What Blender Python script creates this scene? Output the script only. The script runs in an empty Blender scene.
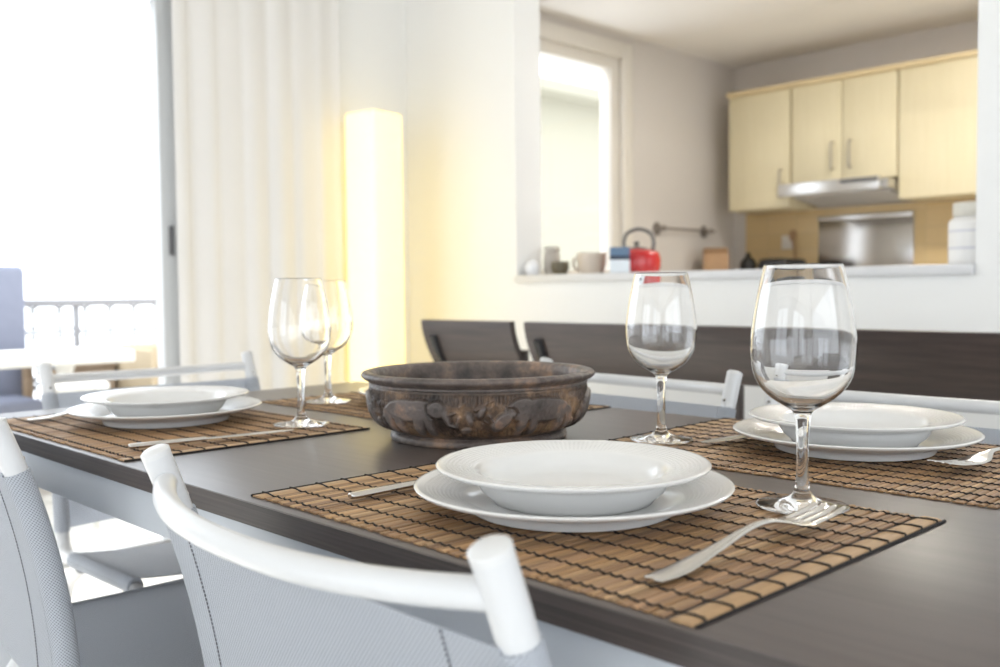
import bpy, bmesh, math, random
from mathutils import Vector, Matrix
random.seed(7)
PI = math.pi
S = bpy.context.scene
C = S.collection
TZ = 0.75                      # table-top height above the floor

# ------------------------------------------------------------------ materials
def nm(name):
    m = bpy.data.materials.new(name); m.use_nodes = True
    nt = m.node_tree; b = nt.nodes['Principled BSDF']
    return m, nt, b
def mat(name, col, rough=0.5, metal=0.0, spec=0.5, coat=0.0, noise=0.0, nscale=20.0, bump=0.0, bscale=80.0):
    m, nt, b = nm(name)
    b.inputs['Base Color'].default_value = (*col, 1); b.inputs['Roughness'].default_value = rough
    b.inputs['Metallic'].default_value = metal; b.inputs['Specular IOR Level'].default_value = spec
    b.inputs['Coat Weight'].default_value = coat
    tc = nt.nodes.new('ShaderNodeTexCoord')
    n = nt.nodes.new('ShaderNodeTexNoise'); n.inputs['Scale'].default_value = nscale; n.inputs['Detail'].default_value = 4
    nt.links.new(tc.outputs['Object'], n.inputs['Vector'])
    mx = nt.nodes.new('ShaderNodeMix'); mx.data_type = 'RGBA'
    mx.inputs['A'].default_value = (*[c * (1 - noise) for c in col], 1)
    mx.inputs['B'].default_value = (*[min(1, c * (1 + noise)) for c in col], 1)
    nt.links.new(n.outputs['Fac'], mx.inputs['Factor']); nt.links.new(mx.outputs['Result'], b.inputs['Base Color'])
    if bump > 0:
        n2 = nt.nodes.new('ShaderNodeTexNoise'); n2.inputs['Scale'].default_value = bscale; n2.inputs['Detail'].default_value = 3
        nt.links.new(tc.outputs['Object'], n2.inputs['Vector'])
        bp = nt.nodes.new('ShaderNodeBump'); bp.inputs['Strength'].default_value = bump; bp.inputs['Distance'].default_value = 0.002
        nt.links.new(n2.outputs['Fac'], bp.inputs['Height']); nt.links.new(bp.outputs['Normal'], b.inputs['Normal'])
    return m
def math_node(nt, op, a, b=None):
    n = nt.nodes.new('ShaderNodeMath'); n.operation = op
    for i, v in enumerate((a, b)):
        if v is None: continue
        if isinstance(v, (int, float)): n.inputs[i].default_value = v
        else: nt.links.new(v, n.inputs[i])
    return n.outputs[0]
def ramp(nt, fac, stops):
    r = nt.nodes.new('ShaderNodeValToRGB'); nt.links.new(fac, r.inputs['Fac'])
    e = r.color_ramp.elements
    while len(e) < len(stops): e.new(0.5)
    for k, (p, c) in enumerate(stops): e[k].position = p; e[k].color = (*c, 1)
    return r.outputs['Color']

def wood_mat(name, dark, light, stretch=(1.5, 45, 45), rough=0.3, spec=0.5, bump=0.08):
    m, nt, b = nm(name)
    tc = nt.nodes.new('ShaderNodeTexCoord'); mp = nt.nodes.new('ShaderNodeMapping'); mp.inputs['Scale'].default_value = stretch
    nt.links.new(tc.outputs['Object'], mp.inputs['Vector'])
    n = nt.nodes.new('ShaderNodeTexNoise'); n.inputs['Scale'].default_value = 2.0; n.inputs['Detail'].default_value = 8; n.inputs['Roughness'].default_value = 0.7
    nt.links.new(mp.outputs['Vector'], n.inputs['Vector'])
    c = ramp(nt, n.outputs['Fac'], [(0.32, dark), (0.62, tuple((a + b_) / 2 for a, b_ in zip(dark, light))), (0.8, light)])
    nt.links.new(c, b.inputs['Base Color'])
    b.inputs['Roughness'].default_value = rough; b.inputs['Specular IOR Level'].default_value = spec
    bp = nt.nodes.new('ShaderNodeBump'); bp.inputs['Strength'].default_value = bump; bp.inputs['Distance'].default_value = 0.001
    nt.links.new(n.outputs['Fac'], bp.inputs['Height']); nt.links.new(bp.outputs['Normal'], b.inputs['Normal'])
    return m

def sling_mat(name):
    m, nt, b = nm(name)
    tc = nt.nodes.new('ShaderNodeUVMap'); tc.uv_map = 'weave'
    sp = nt.nodes.new('ShaderNodeSeparateXYZ'); nt.links.new(tc.outputs['UV'], sp.inputs[0])
    k = 2 * PI / 0.0042
    a = math_node(nt, 'SINE', math_node(nt, 'MULTIPLY', math_node(nt, 'ADD', sp.outputs['X'], sp.outputs['Y']), k))
    c = math_node(nt, 'SINE', math_node(nt, 'MULTIPLY', math_node(nt, 'SUBTRACT', sp.outputs['X'], sp.outputs['Y']), k))
    p = math_node(nt, 'ADD', math_node(nt, 'MULTIPLY', a, 0.30), math_node(nt, 'MULTIPLY', c, 0.22))
    p = math_node(nt, 'ADD', p, 0.55)
    col = ramp(nt, p, [(0.08, (0.20, 0.215, 0.25)), (0.36, (0.55, 0.58, 0.63)), (0.9, (0.70, 0.725, 0.77))])
    nt.links.new(col, b.inputs['Base Color']); b.inputs['Roughness'].default_value = 0.65
    tl = nt.nodes.new('ShaderNodeBsdfTranslucent'); nt.links.new(col, tl.inputs['Color'])
    mx = nt.nodes.new('ShaderNodeMixShader'); mx.inputs[0].default_value = 0.48; out = nt.nodes['Material Output']
    nt.links.new(b.outputs[0], mx.inputs[1]); nt.links.new(tl.outputs[0], mx.inputs[2]); nt.links.new(mx.outputs[0], out.inputs[0])
    bp = nt.nodes.new('ShaderNodeBump'); bp.inputs['Strength'].default_value = 0.35; bp.inputs['Distance'].default_value = 0.0006
    nt.links.new(p, bp.inputs['Height']); nt.links.new(bp.outputs['Normal'], b.inputs['Normal'])
    return m

def plate_mat(name, r0, r1):
    m, nt, b = nm(name)
    b.inputs['Base Color'].default_value = (0.74, 0.735, 0.725, 1); b.inputs['Roughness'].default_value = 0.12
    b.inputs['Specular IOR Level'].default_value = 0.5
    tc = nt.nodes.new('ShaderNodeTexCoord'); sp = nt.nodes.new('ShaderNodeSeparateXYZ'); nt.links.new(tc.outputs['Object'], sp.inputs[0])
    r = math_node(nt, 'SQRT', math_node(nt, 'ADD', math_node(nt, 'MULTIPLY', sp.outputs['X'], sp.outputs['X']), math_node(nt, 'MULTIPLY', sp.outputs['Y'], sp.outputs['Y'])))
    an = math_node(nt, 'ARCTAN2', sp.outputs['Y'], sp.outputs['X'])
    s1 = math_node(nt, 'SINE', math_node(nt, 'MULTIPLY', r, 2 * PI / 0.0040))
    s2 = math_node(nt, 'SINE', math_node(nt, 'MULTIPLY', an, 150))
    h = math_node(nt, 'ADD', math_node(nt, 'MULTIPLY', s1, 0.5), math_node(nt, 'MULTIPLY', math_node(nt, 'MULTIPLY', s1, s2), 0.5))
    mask = math_node(nt, 'MULTIPLY', math_node(nt, 'GREATER_THAN', r, r0), math_node(nt, 'LESS_THAN', r, r1))
    h = math_node(nt, 'MULTIPLY', h, mask)
    bp = nt.nodes.new('ShaderNodeBump'); bp.inputs['Strength'].default_value = 0.35; bp.inputs['Distance'].default_value = 0.0006
    nt.links.new(h, bp.inputs['Height']); nt.links.new(bp.outputs['Normal'], b.inputs['Normal'])
    return m

def glass_mat(name):
    m, nt, b = nm(name)
    b.inputs['Base Color'].default_value = (1, 1, 1, 1); b.inputs['Transmission Weight'].default_value = 1.0
    b.inputs['Roughness'].default_value = 0.0; b.inputs['IOR'].default_value = 1.5
    return m
def pane_mat(name):
    m = bpy.data.materials.new(name); m.use_nodes = True; nt = m.node_tree; nt.nodes.clear()
    o = nt.nodes.new('ShaderNodeOutputMaterial'); t = nt.nodes.new('ShaderNodeBsdfTransparent'); g = nt.nodes.new('ShaderNodeBsdfGlossy')
    g.inputs['Roughness'].default_value = 0.02
    lw = nt.nodes.new('ShaderNodeLayerWeight'); f = math_node(nt, 'ADD', math_node(nt, 'MULTIPLY', math_node(nt, 'POWER', lw.outputs['Facing'], 5.0), 0.9), 0.04)
    mx = nt.nodes.new('ShaderNodeMixShader'); nt.links.new(f, mx.inputs[0]); nt.links.new(t.outputs[0], mx.inputs[1]); nt.links.new(g.outputs[0], mx.inputs[2])
    nt.links.new(mx.outputs[0], o.inputs[0])
    return m
def emit_mat(name, col, strength, base=(0.9, 0.85, 0.7)):
    m, nt, b = nm(name)
    b.inputs['Base Color'].default_value = (*base, 1); b.inputs['Roughness'].default_value = 0.8
    b.inputs['Emission Color'].default_value = (*col, 1); b.inputs['Emission Strength'].default_value = strength
    return m
def attr_mat(name, attr, rough, spec=0.4, bump=0.15, bscale=(30, 400, 400)):
    m, nt, b = nm(name)
    a = nt.nodes.new('ShaderNodeAttribute'); a.attribute_name = attr
    tc = nt.nodes.new('ShaderNodeTexCoord'); mp = nt.nodes.new('ShaderNodeMapping'); mp.inputs['Scale'].default_value = bscale
    nt.links.new(tc.outputs['Object'], mp.inputs['Vector'])
    n = nt.nodes.new('ShaderNodeTexNoise'); n.inputs['Scale'].default_value = 1.0; n.inputs['Detail'].default_value = 5
    nt.links.new(mp.outputs['Vector'], n.inputs['Vector'])
    mx = nt.nodes.new('ShaderNodeMix'); mx.data_type = 'RGBA'; mx.blend_type = 'MULTIPLY'; mx.inputs['Factor'].default_value = 1
    v = ramp(nt, n.outputs['Fac'], [(0.25, (0.72, 0.70, 0.68)), (0.7, (1.0, 1.0, 1.0))])
    nt.links.new(a.outputs['Color'], mx.inputs['A']); nt.links.new(v, mx.inputs['B']); nt.links.new(mx.outputs['Result'], b.inputs['Base Color'])
    b.inputs['Roughness'].default_value = rough; b.inputs['Specular IOR Level'].default_value = spec
    bp = nt.nodes.new('ShaderNodeBump'); bp.inputs['Strength'].default_value = bump; bp.inputs['Distance'].default_value = 0.001
    nt.links.new(n.outputs['Fac'], bp.inputs['Height']); nt.links.new(bp.outputs['Normal'], b.inputs['Normal'])
    return m

M = dict(
    wall=mat('wall_paint', (0.82, 0.82, 0.81), 0.85, noise=0.015, nscale=3),
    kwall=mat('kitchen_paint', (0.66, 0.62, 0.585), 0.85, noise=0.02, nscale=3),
    ceil=mat('ceiling_paint', (0.80, 0.77, 0.73), 0.9, noise=0.02, nscale=3),
    floor=mat('floor_tile', (0.86, 0.83, 0.78), 0.35, noise=0.04, nscale=6),
    deck=mat('balcony_tile', (0.62, 0.60, 0.56), 0.6, noise=0.05, nscale=6),
    white=mat('white_powder_coat', (0.63, 0.635, 0.645), 0.28, noise=0.01, bump=0.03, bscale=600),
    cap=mat('white_plastic_cap', (0.66, 0.66, 0.66), 0.35),
    sling=sling_mat('textilene_weave'),
    thread=mat('grey_stitching', (0.10, 0.10, 0.12), 0.8),
    alu=mat('grey_aluminium', (0.60, 0.63, 0.67), 0.38, metal=0.25, noise=0.03),
    top=wood_mat('dark_laminate', (0.075, 0.060, 0.055), (0.130, 0.107, 0.098), rough=0.33, spec=0.7),
    edge=wood_mat('laminate_edge', (0.024, 0.018, 0.016), (0.13, 0.105, 0.095), stretch=(2.0, 160, 160), rough=0.35),
    slat=attr_mat('bamboo_slats', 'tone', 0.5, bscale=(420, 25, 420)),
    black=mat('black_thread', (0.012, 0.010, 0.010), 0.8),
    dinner=plate_mat('white_porcelain_dinner', 0.104, 0.140),
    soup=plate_mat('white_porcelain_soup', 0.094, 0.122),
    glass=glass_mat('clear_glass'),
    steel=mat('stainless_steel', (0.62, 0.60, 0.57), 0.22, metal=1.0, noise=0.03, nscale=60),
    pane=pane_mat('window_glass'),
    frame=mat('white_aluminium_frame', (0.52, 0.53, 0.535), 0.4),
    casing=mat('cream_casing', (0.74, 0.70, 0.64), 0.5),
    lock=mat('dark_lock', (0.10, 0.10, 0.105), 0.4),
    sheer=mat('white_sheer_cloth', (0.72, 0.705, 0.685), 0.9, noise=0.03, nscale=2),
    paper=emit_mat('lit_paper_shade', (1.0, 0.72, 0.13), 0.56, (0.90, 0.85, 0.72)),
    dark=wood_mat('dark_brown_wood', (0.022, 0.016, 0.014), (0.085, 0.056, 0.046), stretch=(2, 30, 30), rough=0.33),
    blackmetal=mat('black_metal', (0.012, 0.012, 0.013), 0.4),
    cab=wood_mat('pale_maple', (0.70, 0.62, 0.415), (0.77, 0.695, 0.505), stretch=(40, 40, 2), rough=0.45, bump=0.02),
    cabtrim=mat('maple_cornice', (0.74, 0.60, 0.36), 0.5, noise=0.05),
    handle=mat('brushed_handle', (0.42, 0.38, 0.31), 0.35, metal=0.8),
    tile=None,
    bsteel=mat('splash_steel', (0.42, 0.40, 0.38), 0.20, metal=1.0, noise=0.05, nscale=4),
    hood=mat('hood_steel', (0.62, 0.61, 0.60), 0.25, metal=0.9),
    filt=mat('hood_filter', (0.56, 0.56, 0.56), 0.5),
    worktop=mat('pale_worktop', (0.62, 0.57, 0.50), 0.4, noise=0.1, nscale=80),
    ledge=mat('ledge_stone', (0.66, 0.66, 0.67), 0.35, noise=0.03),
    red=mat('red_enamel', (0.52, 0.018, 0.022), 0.25, coat=0.4),
    greyh=mat('dark_grey_handle', (0.13, 0.125, 0.12), 0.4),
    railm=mat('dull_bronze_metal', (0.22, 0.19, 0.17), 0.4),
    ceramic=mat('white_ceramic', (0.80, 0.81, 0.84), 0.25),
    beige=mat('beige_ceramic', (0.58, 0.50, 0.42), 0.4, noise=0.05),
    stone=mat('taupe_ceramic', (0.46, 0.42, 0.37), 0.5, noise=0.08),
    olive=mat('olive_ceramic', (0.13, 0.11, 0.07), 0.5, noise=0.15),
    blue=mat('blue_carton', (0.10, 0.18, 0.30), 0.5),
    carton=mat('white_carton', (0.74, 0.80, 0.86), 0.5),
    navy=mat('navy_band', (0.03, 0.045, 0.08), 0.5),
    brownwood=wood_mat('brown_wood', (0.36, 0.21, 0.11), (0.56, 0.36, 0.20), stretch=(30, 30, 3), rough=0.5),
    socket=mat('socket_plastic', (0.70, 0.66, 0.60), 0.4),
    canvas=mat('beige_canvas', (0.44, 0.36, 0.25), 0.9, noise=0.06),
    bluegrey=mat('blue_grey_fabric', (0.22, 0.235, 0.30), 0.9, noise=0.08),
    deepblue=mat('blue_cushion', (0.10, 0.16, 0.29), 0.9, noise=0.08),
    teak=wood_mat('teak', (0.30, 0.21, 0.13), (0.48, 0.36, 0.25), rough=0.6),
    outwhite=mat('outdoor_white', (0.62, 0.60, 0.55), 0.5),
    railgrey=mat('rail_grey', (0.26, 0.26, 0.275), 0.5),
    lattice=mat('lattice_white', (0.27, 0.28, 0.29), 0.6),
    outwall=mat('cream_render', (0.36, 0.335, 0.26), 0.9, noise=0.03),
    wicker=mat('brown_wicker', (0.30, 0.23, 0.17), 0.8, noise=0.2, nscale=60),
    jar=mat('white_jar_plastic', (0.82, 0.82, 0.82), 0.3),
    jarlid=mat('grey_clear_lid', (0.66, 0.64, 0.58), 0.25),
    label=mat('grey_label_print', (0.62, 0.63, 0.70), 0.5),
)
def tile_mat():
    m, nt, b = nm('tan_wall_tile')
    tc = nt.nodes.new('ShaderNodeTexCoord'); mp = nt.nodes.new('ShaderNodeMapping'); mp.inputs['Rotation'].default_value = (PI / 2, 0, 0)
    nt.links.new(tc.outputs['Object'], mp.inputs['Vector'])
    br = nt.nodes.new('ShaderNodeTexBrick'); br.offset = 0
    br.inputs['Color1'].default_value = (0.63, 0.465, 0.235, 1); br.inputs['Color2'].default_value = (0.67, 0.50, 0.265, 1); br.inputs['Mortar'].default_value = (0.58, 0.44, 0.24, 1)
    br.inputs['Scale'].default_value = 1; br.inputs['Brick Width'].default_value = 0.2; br.inputs['Row Height'].default_value = 0.1; br.inputs['Mortar Size'].default_value = 0.003
    nt.links.new(mp.outputs['Vector'], br.inputs['Vector']); nt.links.new(br.outputs['Color'], b.inputs['Base Color'])
    b.inputs['Roughness'].default_value = 0.35
    return m
M['tile'] = tile_mat()
def bowl_mat():
    m, nt, b = nm('carved_dark_wood')
    a = nt.nodes.new('ShaderNodeAttribute'); a.attribute_name = 'relief'
    tc = nt.nodes.new('ShaderNodeTexCoord')
    n = nt.nodes.new('ShaderNodeTexNoise'); n.inputs['Scale'].default_value = 22; n.inputs['Detail'].default_value = 8; n.inputs['Roughness'].default_value = 0.65
    nt.links.new(tc.outputs['Object'], n.inputs['Vector'])
    n2 = nt.nodes.new('ShaderNodeTexNoise'); n2.inputs['Scale'].default_value = 95; n2.inputs['Detail'].default_value = 6
    nt.links.new(tc.outputs['Object'], n2.inputs['Vector'])
    ground = ramp(nt, n.outputs['Fac'], [(0.36, (0.020, 0.014, 0.011)), (0.50, (0.085, 0.056, 0.040)), (0.60, (0.22, 0.14, 0.085)), (0.72, (0.40, 0.26, 0.15))])
    raised = ramp(nt, n.outputs['Fac'], [(0.32, (0.050, 0.042, 0.038)), (0.55, (0.150, 0.122, 0.110)), (0.68, (0.33, 0.21, 0.15))])
    mx = nt.nodes.new('ShaderNodeMix'); mx.data_type = 'RGBA'
    nt.links.new(a.outputs['Fac'], mx.inputs['Factor']); nt.links.new(ground, mx.inputs['A']); nt.links.new(raised, mx.inputs['B'])
    nt.links.new(mx.outputs['Result'], b.inputs['Base Color'])
    b.inputs['Roughness'].default_value = 0.42; b.inputs['Specular IOR Level'].default_value = 0.45
    bp = nt.nodes.new('ShaderNodeBump'); bp.inputs['Strength'].default_value = 0.8; bp.inputs['Distance'].default_value = 0.003
    nt.links.new(n2.outputs['Fac'], bp.inputs['Height']); nt.links.new(bp.outputs['Normal'], b.inputs['Normal'])
    return m
M['bowl'] = bowl_mat()

# ------------------------------------------------------------------ geometry helpers
def obj(name, bm, m, parent=None, smooth=True, angle=40):
    bmesh.ops.recalc_face_normals(bm, faces=bm.faces[:])
    me = bpy.data.meshes.new(name); bm.to_mesh(me); bm.free()
    for p in me.polygons: p.use_smooth = smooth
    if smooth: me.set_sharp_from_angle(angle=math.radians(angle))
    me.materials.append(m)
    o = bpy.data.objects.new(name, me); C.objects.link(o)
    if parent: o.parent = parent
    return o
def tag(o, label, cat, group=None, loc=None, rotz=None):
    o['label'] = label; o['category'] = cat
    if group: o['group'] = group
    if loc: o.location = loc
    if rotz is not None: o.rotation_euler = (0, 0, rotz)
    return o
def thing(name, label, cat, loc=(0, 0, 0), rotz=0.0, group=None):
    o = bpy.data.objects.new(name, None); C.objects.link(o); o.empty_display_size = 0.1
    return tag(o, label, cat, group, loc, rotz)
def struct(name, bm, m, parent=None):
    o = obj(name, bm, m, parent)
    if not parent: o['kind'] = 'structure'
    return o
def dup(root, label, loc, rotz, group=None):
    r = root.copy(); C.objects.link(r); r.location = loc; r.rotation_euler = (0, 0, rotz); r['label'] = label
    if group: r['group'] = group
    for ch in list(root.children):
        c = ch.copy(); C.objects.link(c); c.parent = r
        for g in list(ch.children):
            d = g.copy(); C.objects.link(d); d.parent = c
    return r
def B(): return bmesh.new()
def box(bm, x0, x1, y0, y1, z0, z1, bev=0.0, seg=2, mtx=None):
    t = bmesh.new()
    bmesh.ops.create_cube(t, size=1)
    for v in t.verts: v.co = Vector(((x0 + x1) / 2 + v.co.x * (x1 - x0), (y0 + y1) / 2 + v.co.y * (y1 - y0), (z0 + z1) / 2 + v.co.z * (z1 - z0)))
    if bev > 0: bmesh.ops.bevel(t, geom=t.edges[:], offset=bev, segments=seg, profile=0.5, affect='EDGES')
    merge(bm, t, mtx)
    return bm
def merge(bm, t, mtx=None):
    if mtx is not None: bmesh.ops.transform(t, matrix=mtx, verts=t.verts[:])
    me = bpy.data.meshes.new('tmp'); t.to_mesh(me); t.free(); bm.from_mesh(me); bpy.data.meshes.remove(me)
def lathe(bm, prof, seg=64, cx=0, cy=0, z0=0, closed=False):
    rings = []
    for r, z in prof:
        if r < 1e-6: rings.append([bm.verts.new((cx, cy, z + z0))])
        else: rings.append([bm.verts.new((cx + r * math.cos(2 * PI * i / seg), cy + r * math.sin(2 * PI * i / seg), z + z0)) for i in range(seg)])
    n = len(rings)
    for k in range(n if closed else n - 1):
        a, b = rings[k], rings[(k + 1) % n]
        for i in range(seg):
            j = (i + 1) % seg
            if len(a) == 1 and len(b) == 1: continue
            if len(a) == 1: bm.faces.new((a[0], b[i], b[j]))
            elif len(b) == 1: bm.faces.new((a[i], a[j], b[0]))
            else: bm.faces.new((a[i], a[j], b[j], b[i]))
    return bm
def catmull(pts, n=8):
    pts = [Vector(p) for p in pts]
    P = [pts[0] * 2 - pts[1]] + pts + [pts[-1] * 2 - pts[-2]]
    out = []
    for i in range(1, len(P) - 2):
        for k in range(n):
            t = k / n
            a, b, c, d = P[i - 1], P[i], P[i + 1], P[i + 2]
            out.append(0.5 * ((2 * b) + (c - a) * t + (2 * a - 5 * b + 4 * c - d) * t * t + (3 * b - a - 3 * c + d) * t ** 3))
    out.append(pts[-1]); return out
def fillet(pts, r, n=6):
    """polyline with its corners rounded by radius-like distance r"""
    pts = [Vector(p) for p in pts]; out = [pts[0]]
    for a, b, c in zip(pts, pts[1:], pts[2:]):
        rr = min(r, (a - b).length * 0.49, (c - b).length * 0.49)
        p0 = b + (a - b).normalized() * rr; p1 = b + (c - b).normalized() * rr
        for k in range(n + 1):
            t = k / n; out.append(p0 * (1 - t) ** 2 + b * 2 * t * (1 - t) + p1 * t * t)
    out.append(pts[-1]); return out
def tube(bm, pts, r, seg=14, cap=True, flat=1.0, up=None):
    pts = [Vector(p) for p in pts]; n = len(pts)
    rs = r if isinstance(r, (list, tuple)) else [r] * n
    T = [((pts[min(i + 1, n - 1)] - pts[max(i - 1, 0)]).normalized()) for i in range(n)]
    ref = Vector(up) if up else (Vector((0, 0, 1)) if abs(T[0].z) < 0.9 else Vector((1, 0, 0)))
    N = (ref - T[0] * ref.dot(T[0])).normalized(); rings = []
    for i in range(n):
        N = (N - T[i] * N.dot(T[i])).normalized(); Bn = T[i].cross(N)
        rings.append([bm.verts.new(pts[i] + (N * math.cos(2 * PI * k / seg) * flat + Bn * math.sin(2 * PI * k / seg)) * rs[i]) for k in range(seg)])
    for a, b in zip(rings, rings[1:]):
        for k in range(seg):
            j = (k + 1) % seg; bm.faces.new((a[k], a[j], b[j], b[k]))
    if cap: bm.faces.new(rings[0]); bm.faces.new(rings[-1])
    return bm
def grid(bm, f, nu, nv):
    vs = [[bm.verts.new(f(i / nu, j / nv)) for j in range(nv + 1)] for i in range(nu + 1)]
    for i in range(nu):
        for j in range(nv): bm.faces.new((vs[i][j], vs[i + 1][j], vs[i + 1][j + 1], vs[i][j + 1]))
    return bm
def sheet(bm, f, nu, nv, th):
    """closed thin sheet: f(u,v) -> point, thickness along the normal"""
    t = bmesh.new(); grid(t, f, nu, nv)
    bmesh.ops.recalc_face_normals(t, faces=t.faces[:])
    bmesh.ops.solidify(t, geom=t.faces[:], thickness=th)
    merge(bm, t); return bm
def rot(ax, a, c=(0, 0, 0)):
    c = Vector(c); return Matrix.Translation(c) @ Matrix.Rotation(a, 4, ax) @ Matrix.Translation(-c)

# ------------------------------------------------------------------ the room
WX, WY, KY, CE = -3.45, 2.80, 5.58, 2.41     # left wall, pass-through wall, kitchen back wall, ceiling
bm = B(); box(bm, WX, 3.0, -3.0, KY, -0.10, 0.0)
struct('floor', bm, M['floor'])
bm = B(); box(bm, WX, 3.0, -3.0, KY, CE, CE + 0.1)
struct('ceiling', bm, M['ceil'])
# wall on the left: a sliding-door opening and the kitchen window opening
DY0, DY1, DZ = -0.6, 1.59, 2.12
KW0, KW1, KWZ0, KWZ1 = 3.35, 4.43, 0.95, 2.335
bm = B(); T = 0.2
box(bm, WX - T, WX, -3.0, DY0, 0, CE); box(bm, WX - T, WX, DY0, DY1 + 0.125, DZ, CE); box(bm, WX - T, WX, DY1 + 0.125, WY + 0.15, 0, CE)
struct('wall_left', bm, M['wall'])
bm = B()
box(bm, WX - T, WX, WY + 0.15, KW0, 0, CE); box(bm, WX - T, WX, KW0, KW1, 0, KWZ0); box(bm, WX - T, WX, KW0, KW1, KWZ1, CE); box(bm, WX - T, WX, KW1, KY, 0, CE)
struct('wall_kitchen_left', bm, M['kwall'])
# wall with the pass-through
OX0, OX1, OZ0, OZ1 = -2.752, -0.970, 0.992, 2.20
bm = B()
box(bm, WX, OX0, WY, WY + 0.15, 0, CE); box(bm, OX1, 3.0, WY, WY + 0.15, 0, CE); box(bm, OX0, OX1, WY, WY + 0.15, 0, OZ0); box(bm, OX0, OX1, WY, WY + 0.15, OZ1, CE)
struct('wall_front', bm, M['wall'])
bm = B(); box(bm, WX, 3.0, KY, KY + 0.12, 0, CE)
struct('wall_kitchen_back', bm, M['kwall'])
bm = B()
for a in ((WX, -2.9), (-0.9, -0.1), (1.9, 3.0)): box(bm, a[0], a[1], -3.12, -3.0, 0, CE)
box(bm, -2.9, -0.9, -3.12, -3.0, 2.2, CE); box(bm, -0.1, 1.9, -3.12, -3.0, 2.2, CE)
struct('wall_back', bm, M['wall'])
bm = B(); box(bm, 3.0, 3.12, -3.12, -2.2, 0, CE); box(bm, 3.0, 3.12, -2.2, 2.0, 2.2, CE); box(bm, 3.0, 3.12, 2.0, 3.6, 0, CE); box(bm, 3.0, 3.12, 3.6, 4.8, 2.2, CE); box(bm, 3.0, 3.12, 4.8, KY + 0.12, 0, CE)
struct('wall_right', bm, M['wall'])
for n_, (a, b) in enumerate(((-2.9, -0.9), (-0.1, 1.9))):
    bm = B()
    for c, d in ((a, (a + b) / 2), ((a + b) / 2, b)):
        box(bm, c, c + 0.06, -3.09, -3.03, 0, 2.2, 0.004); box(bm, d - 0.06, d, -3.09, -3.03, 0, 2.2, 0.004); box(bm, c + 0.06, d - 0.06, -3.09, -3.03, 2.12, 2.2, 0.004); box(bm, c + 0.06, d - 0.06, -3.09, -3.03, 0, 0.1, 0.004)
    struct('window_%d' % (n_ + 2), bm, M['frame'])
bm = B(); box(bm, OX0 + 0.004, OX1 - 0.002, WY - 0.018, WY + 0.42, OZ0, OZ0 + 0.030, 0.004)
struct('trim_1', bm, M['ledge'])
bm = B(); box(bm, -3.36, -0.4, KY - 0.012, KY, 0.90, 1.445)
struct('trim_2', bm, M['tile'])
bm = B(); box(bm, -3.3, -1.4, 3.5, 4.6, CE - 0.03, CE, 0.006)
struct('trim_3', bm, M['ceil'])

# sliding door: fixed frame + slid-open leaf stile, dark lock
bm = B()
box(bm, WX - 0.05, WX + 0.012, DY1 + 0.018, DY1 + 0.125, 0, DZ, 0.003)      # jamb
box(bm, WX - 0.13, WX + 0.012, DY0, DY0 + 0.05, 0, DZ, 0.003)
box(bm, WX - 0.13, WX + 0.012, DY0 + 0.05, DY1 + 0.018, DZ - 0.05, DZ, 0.003)
box(bm, WX - 0.13, WX + 0.0, DY0 + 0.05, DY1 + 0.018, 0.0, 0.022, 0.003)
door = struct('door_1', bm, M['frame'])
bm = B(); box(bm, WX - 0.095, WX - 0.051, DY1 + 0.046, DY1 + 0.069, 0.022, DZ - 0.05, 0.003)
obj('door_stile', bm, M['frame'], door)
bm = B(); box(bm, WX + 0.010, WX + 0.028, DY1 + 0.045, DY1 + 0.060, TZ + 0.355, TZ + 0.465, 0.004)
obj('door_lock', bm, M['lock'], door)

# kitchen window
bm = B()
def ring(bm, x0, x1, y0, y1, z0, z1, w, bev=0.003):
    box(bm, x0, x1, y0, y0 + w, z0, z1, bev); box(bm, x0, x1, y1 - w, y1, z0, z1, bev)
    box(bm, x0, x1, y0 + w, y1 - w, z1 - w, z1, bev); box(bm, x0, x1, y0 + w, y1 - w, z0, z0 + w, bev)
ring(bm, WX - 0.02, WX + 0.018, KW0 - 0.03, KW1 + 0.03, KWZ0 - 0.03, KWZ1 + 0.03, 0.085)
win = struct('window_1', bm, M['casing'])
bm = B(); ring(bm, WX - 0.10, WX - 0.02, KW0 + 0.045, KW1 - 0.045, KWZ0 + 0.045, KWZ1 - 0.045, 0.075)
obj('window_sash', bm, M['casing'], win)
bm = B(); box(bm, WX - 0.064, WX - 0.058, KW0 + 0.115, KW1 - 0.115, KWZ0 + 0.115, KWZ1 - 0.115)
obj('window_pane', bm, M['pane'], win)

# ------------------------------------------------------------------ balcony
bm = B(); box(bm, -5.9, WX - T, -2.5, 3.3, -0.12, -0.02)
struct('balcony_floor', bm, M['deck'])
rl = thing('balcony_railing', 'grey topped balcony railing with pale lattice infill beyond the open door', 'railing', (-5.5, 1.6, -0.02))
bm = B(); box(bm, -0.03, 0.03, -3.2, 1.3, 0.915, 0.955, 0.006)
obj('top_rail', bm, M['railgrey'], rl)
for y in (-2.0, -1.1, -0.45, 0.46, 1.25):
    bm = B(); box(bm, -0.02, 0.02, y - 0.014, y + 0.014, 0, 0.92, 0.003)
    obj('post', bm, M['railgrey'], rl)
bm = B()
P_ = 0.14; R_ = 0.088
for iy in range(-22, 10):
    for iz in range(0, 7):
        cy, cz = iy * P_ + 0.02, 0.845 - iz * P_
        if cz < 0.08: continue
        tube(bm, [(0, cy + R_ * math.cos(a), cz + R_ * math.sin(a)) for a in [2 * PI * k / 16 for k in range(17)]], 0.007, 6, cap=False, up=(1, 0, 0))
box(bm, -0.012, 0.012, -3.2, 1.3, 0.04, 0.07)
lat = obj('lattice_panel', bm, M['lattice'], rl)
bm = B(); box(bm, -9.2, -9.0, 5.4, 13.0, -0.12, 3.6); box(bm, -9.3, -8.6, 5.3, 13.0, 3.6, 3.75)
struct('wall_outside', bm, M['outwall'])

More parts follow.
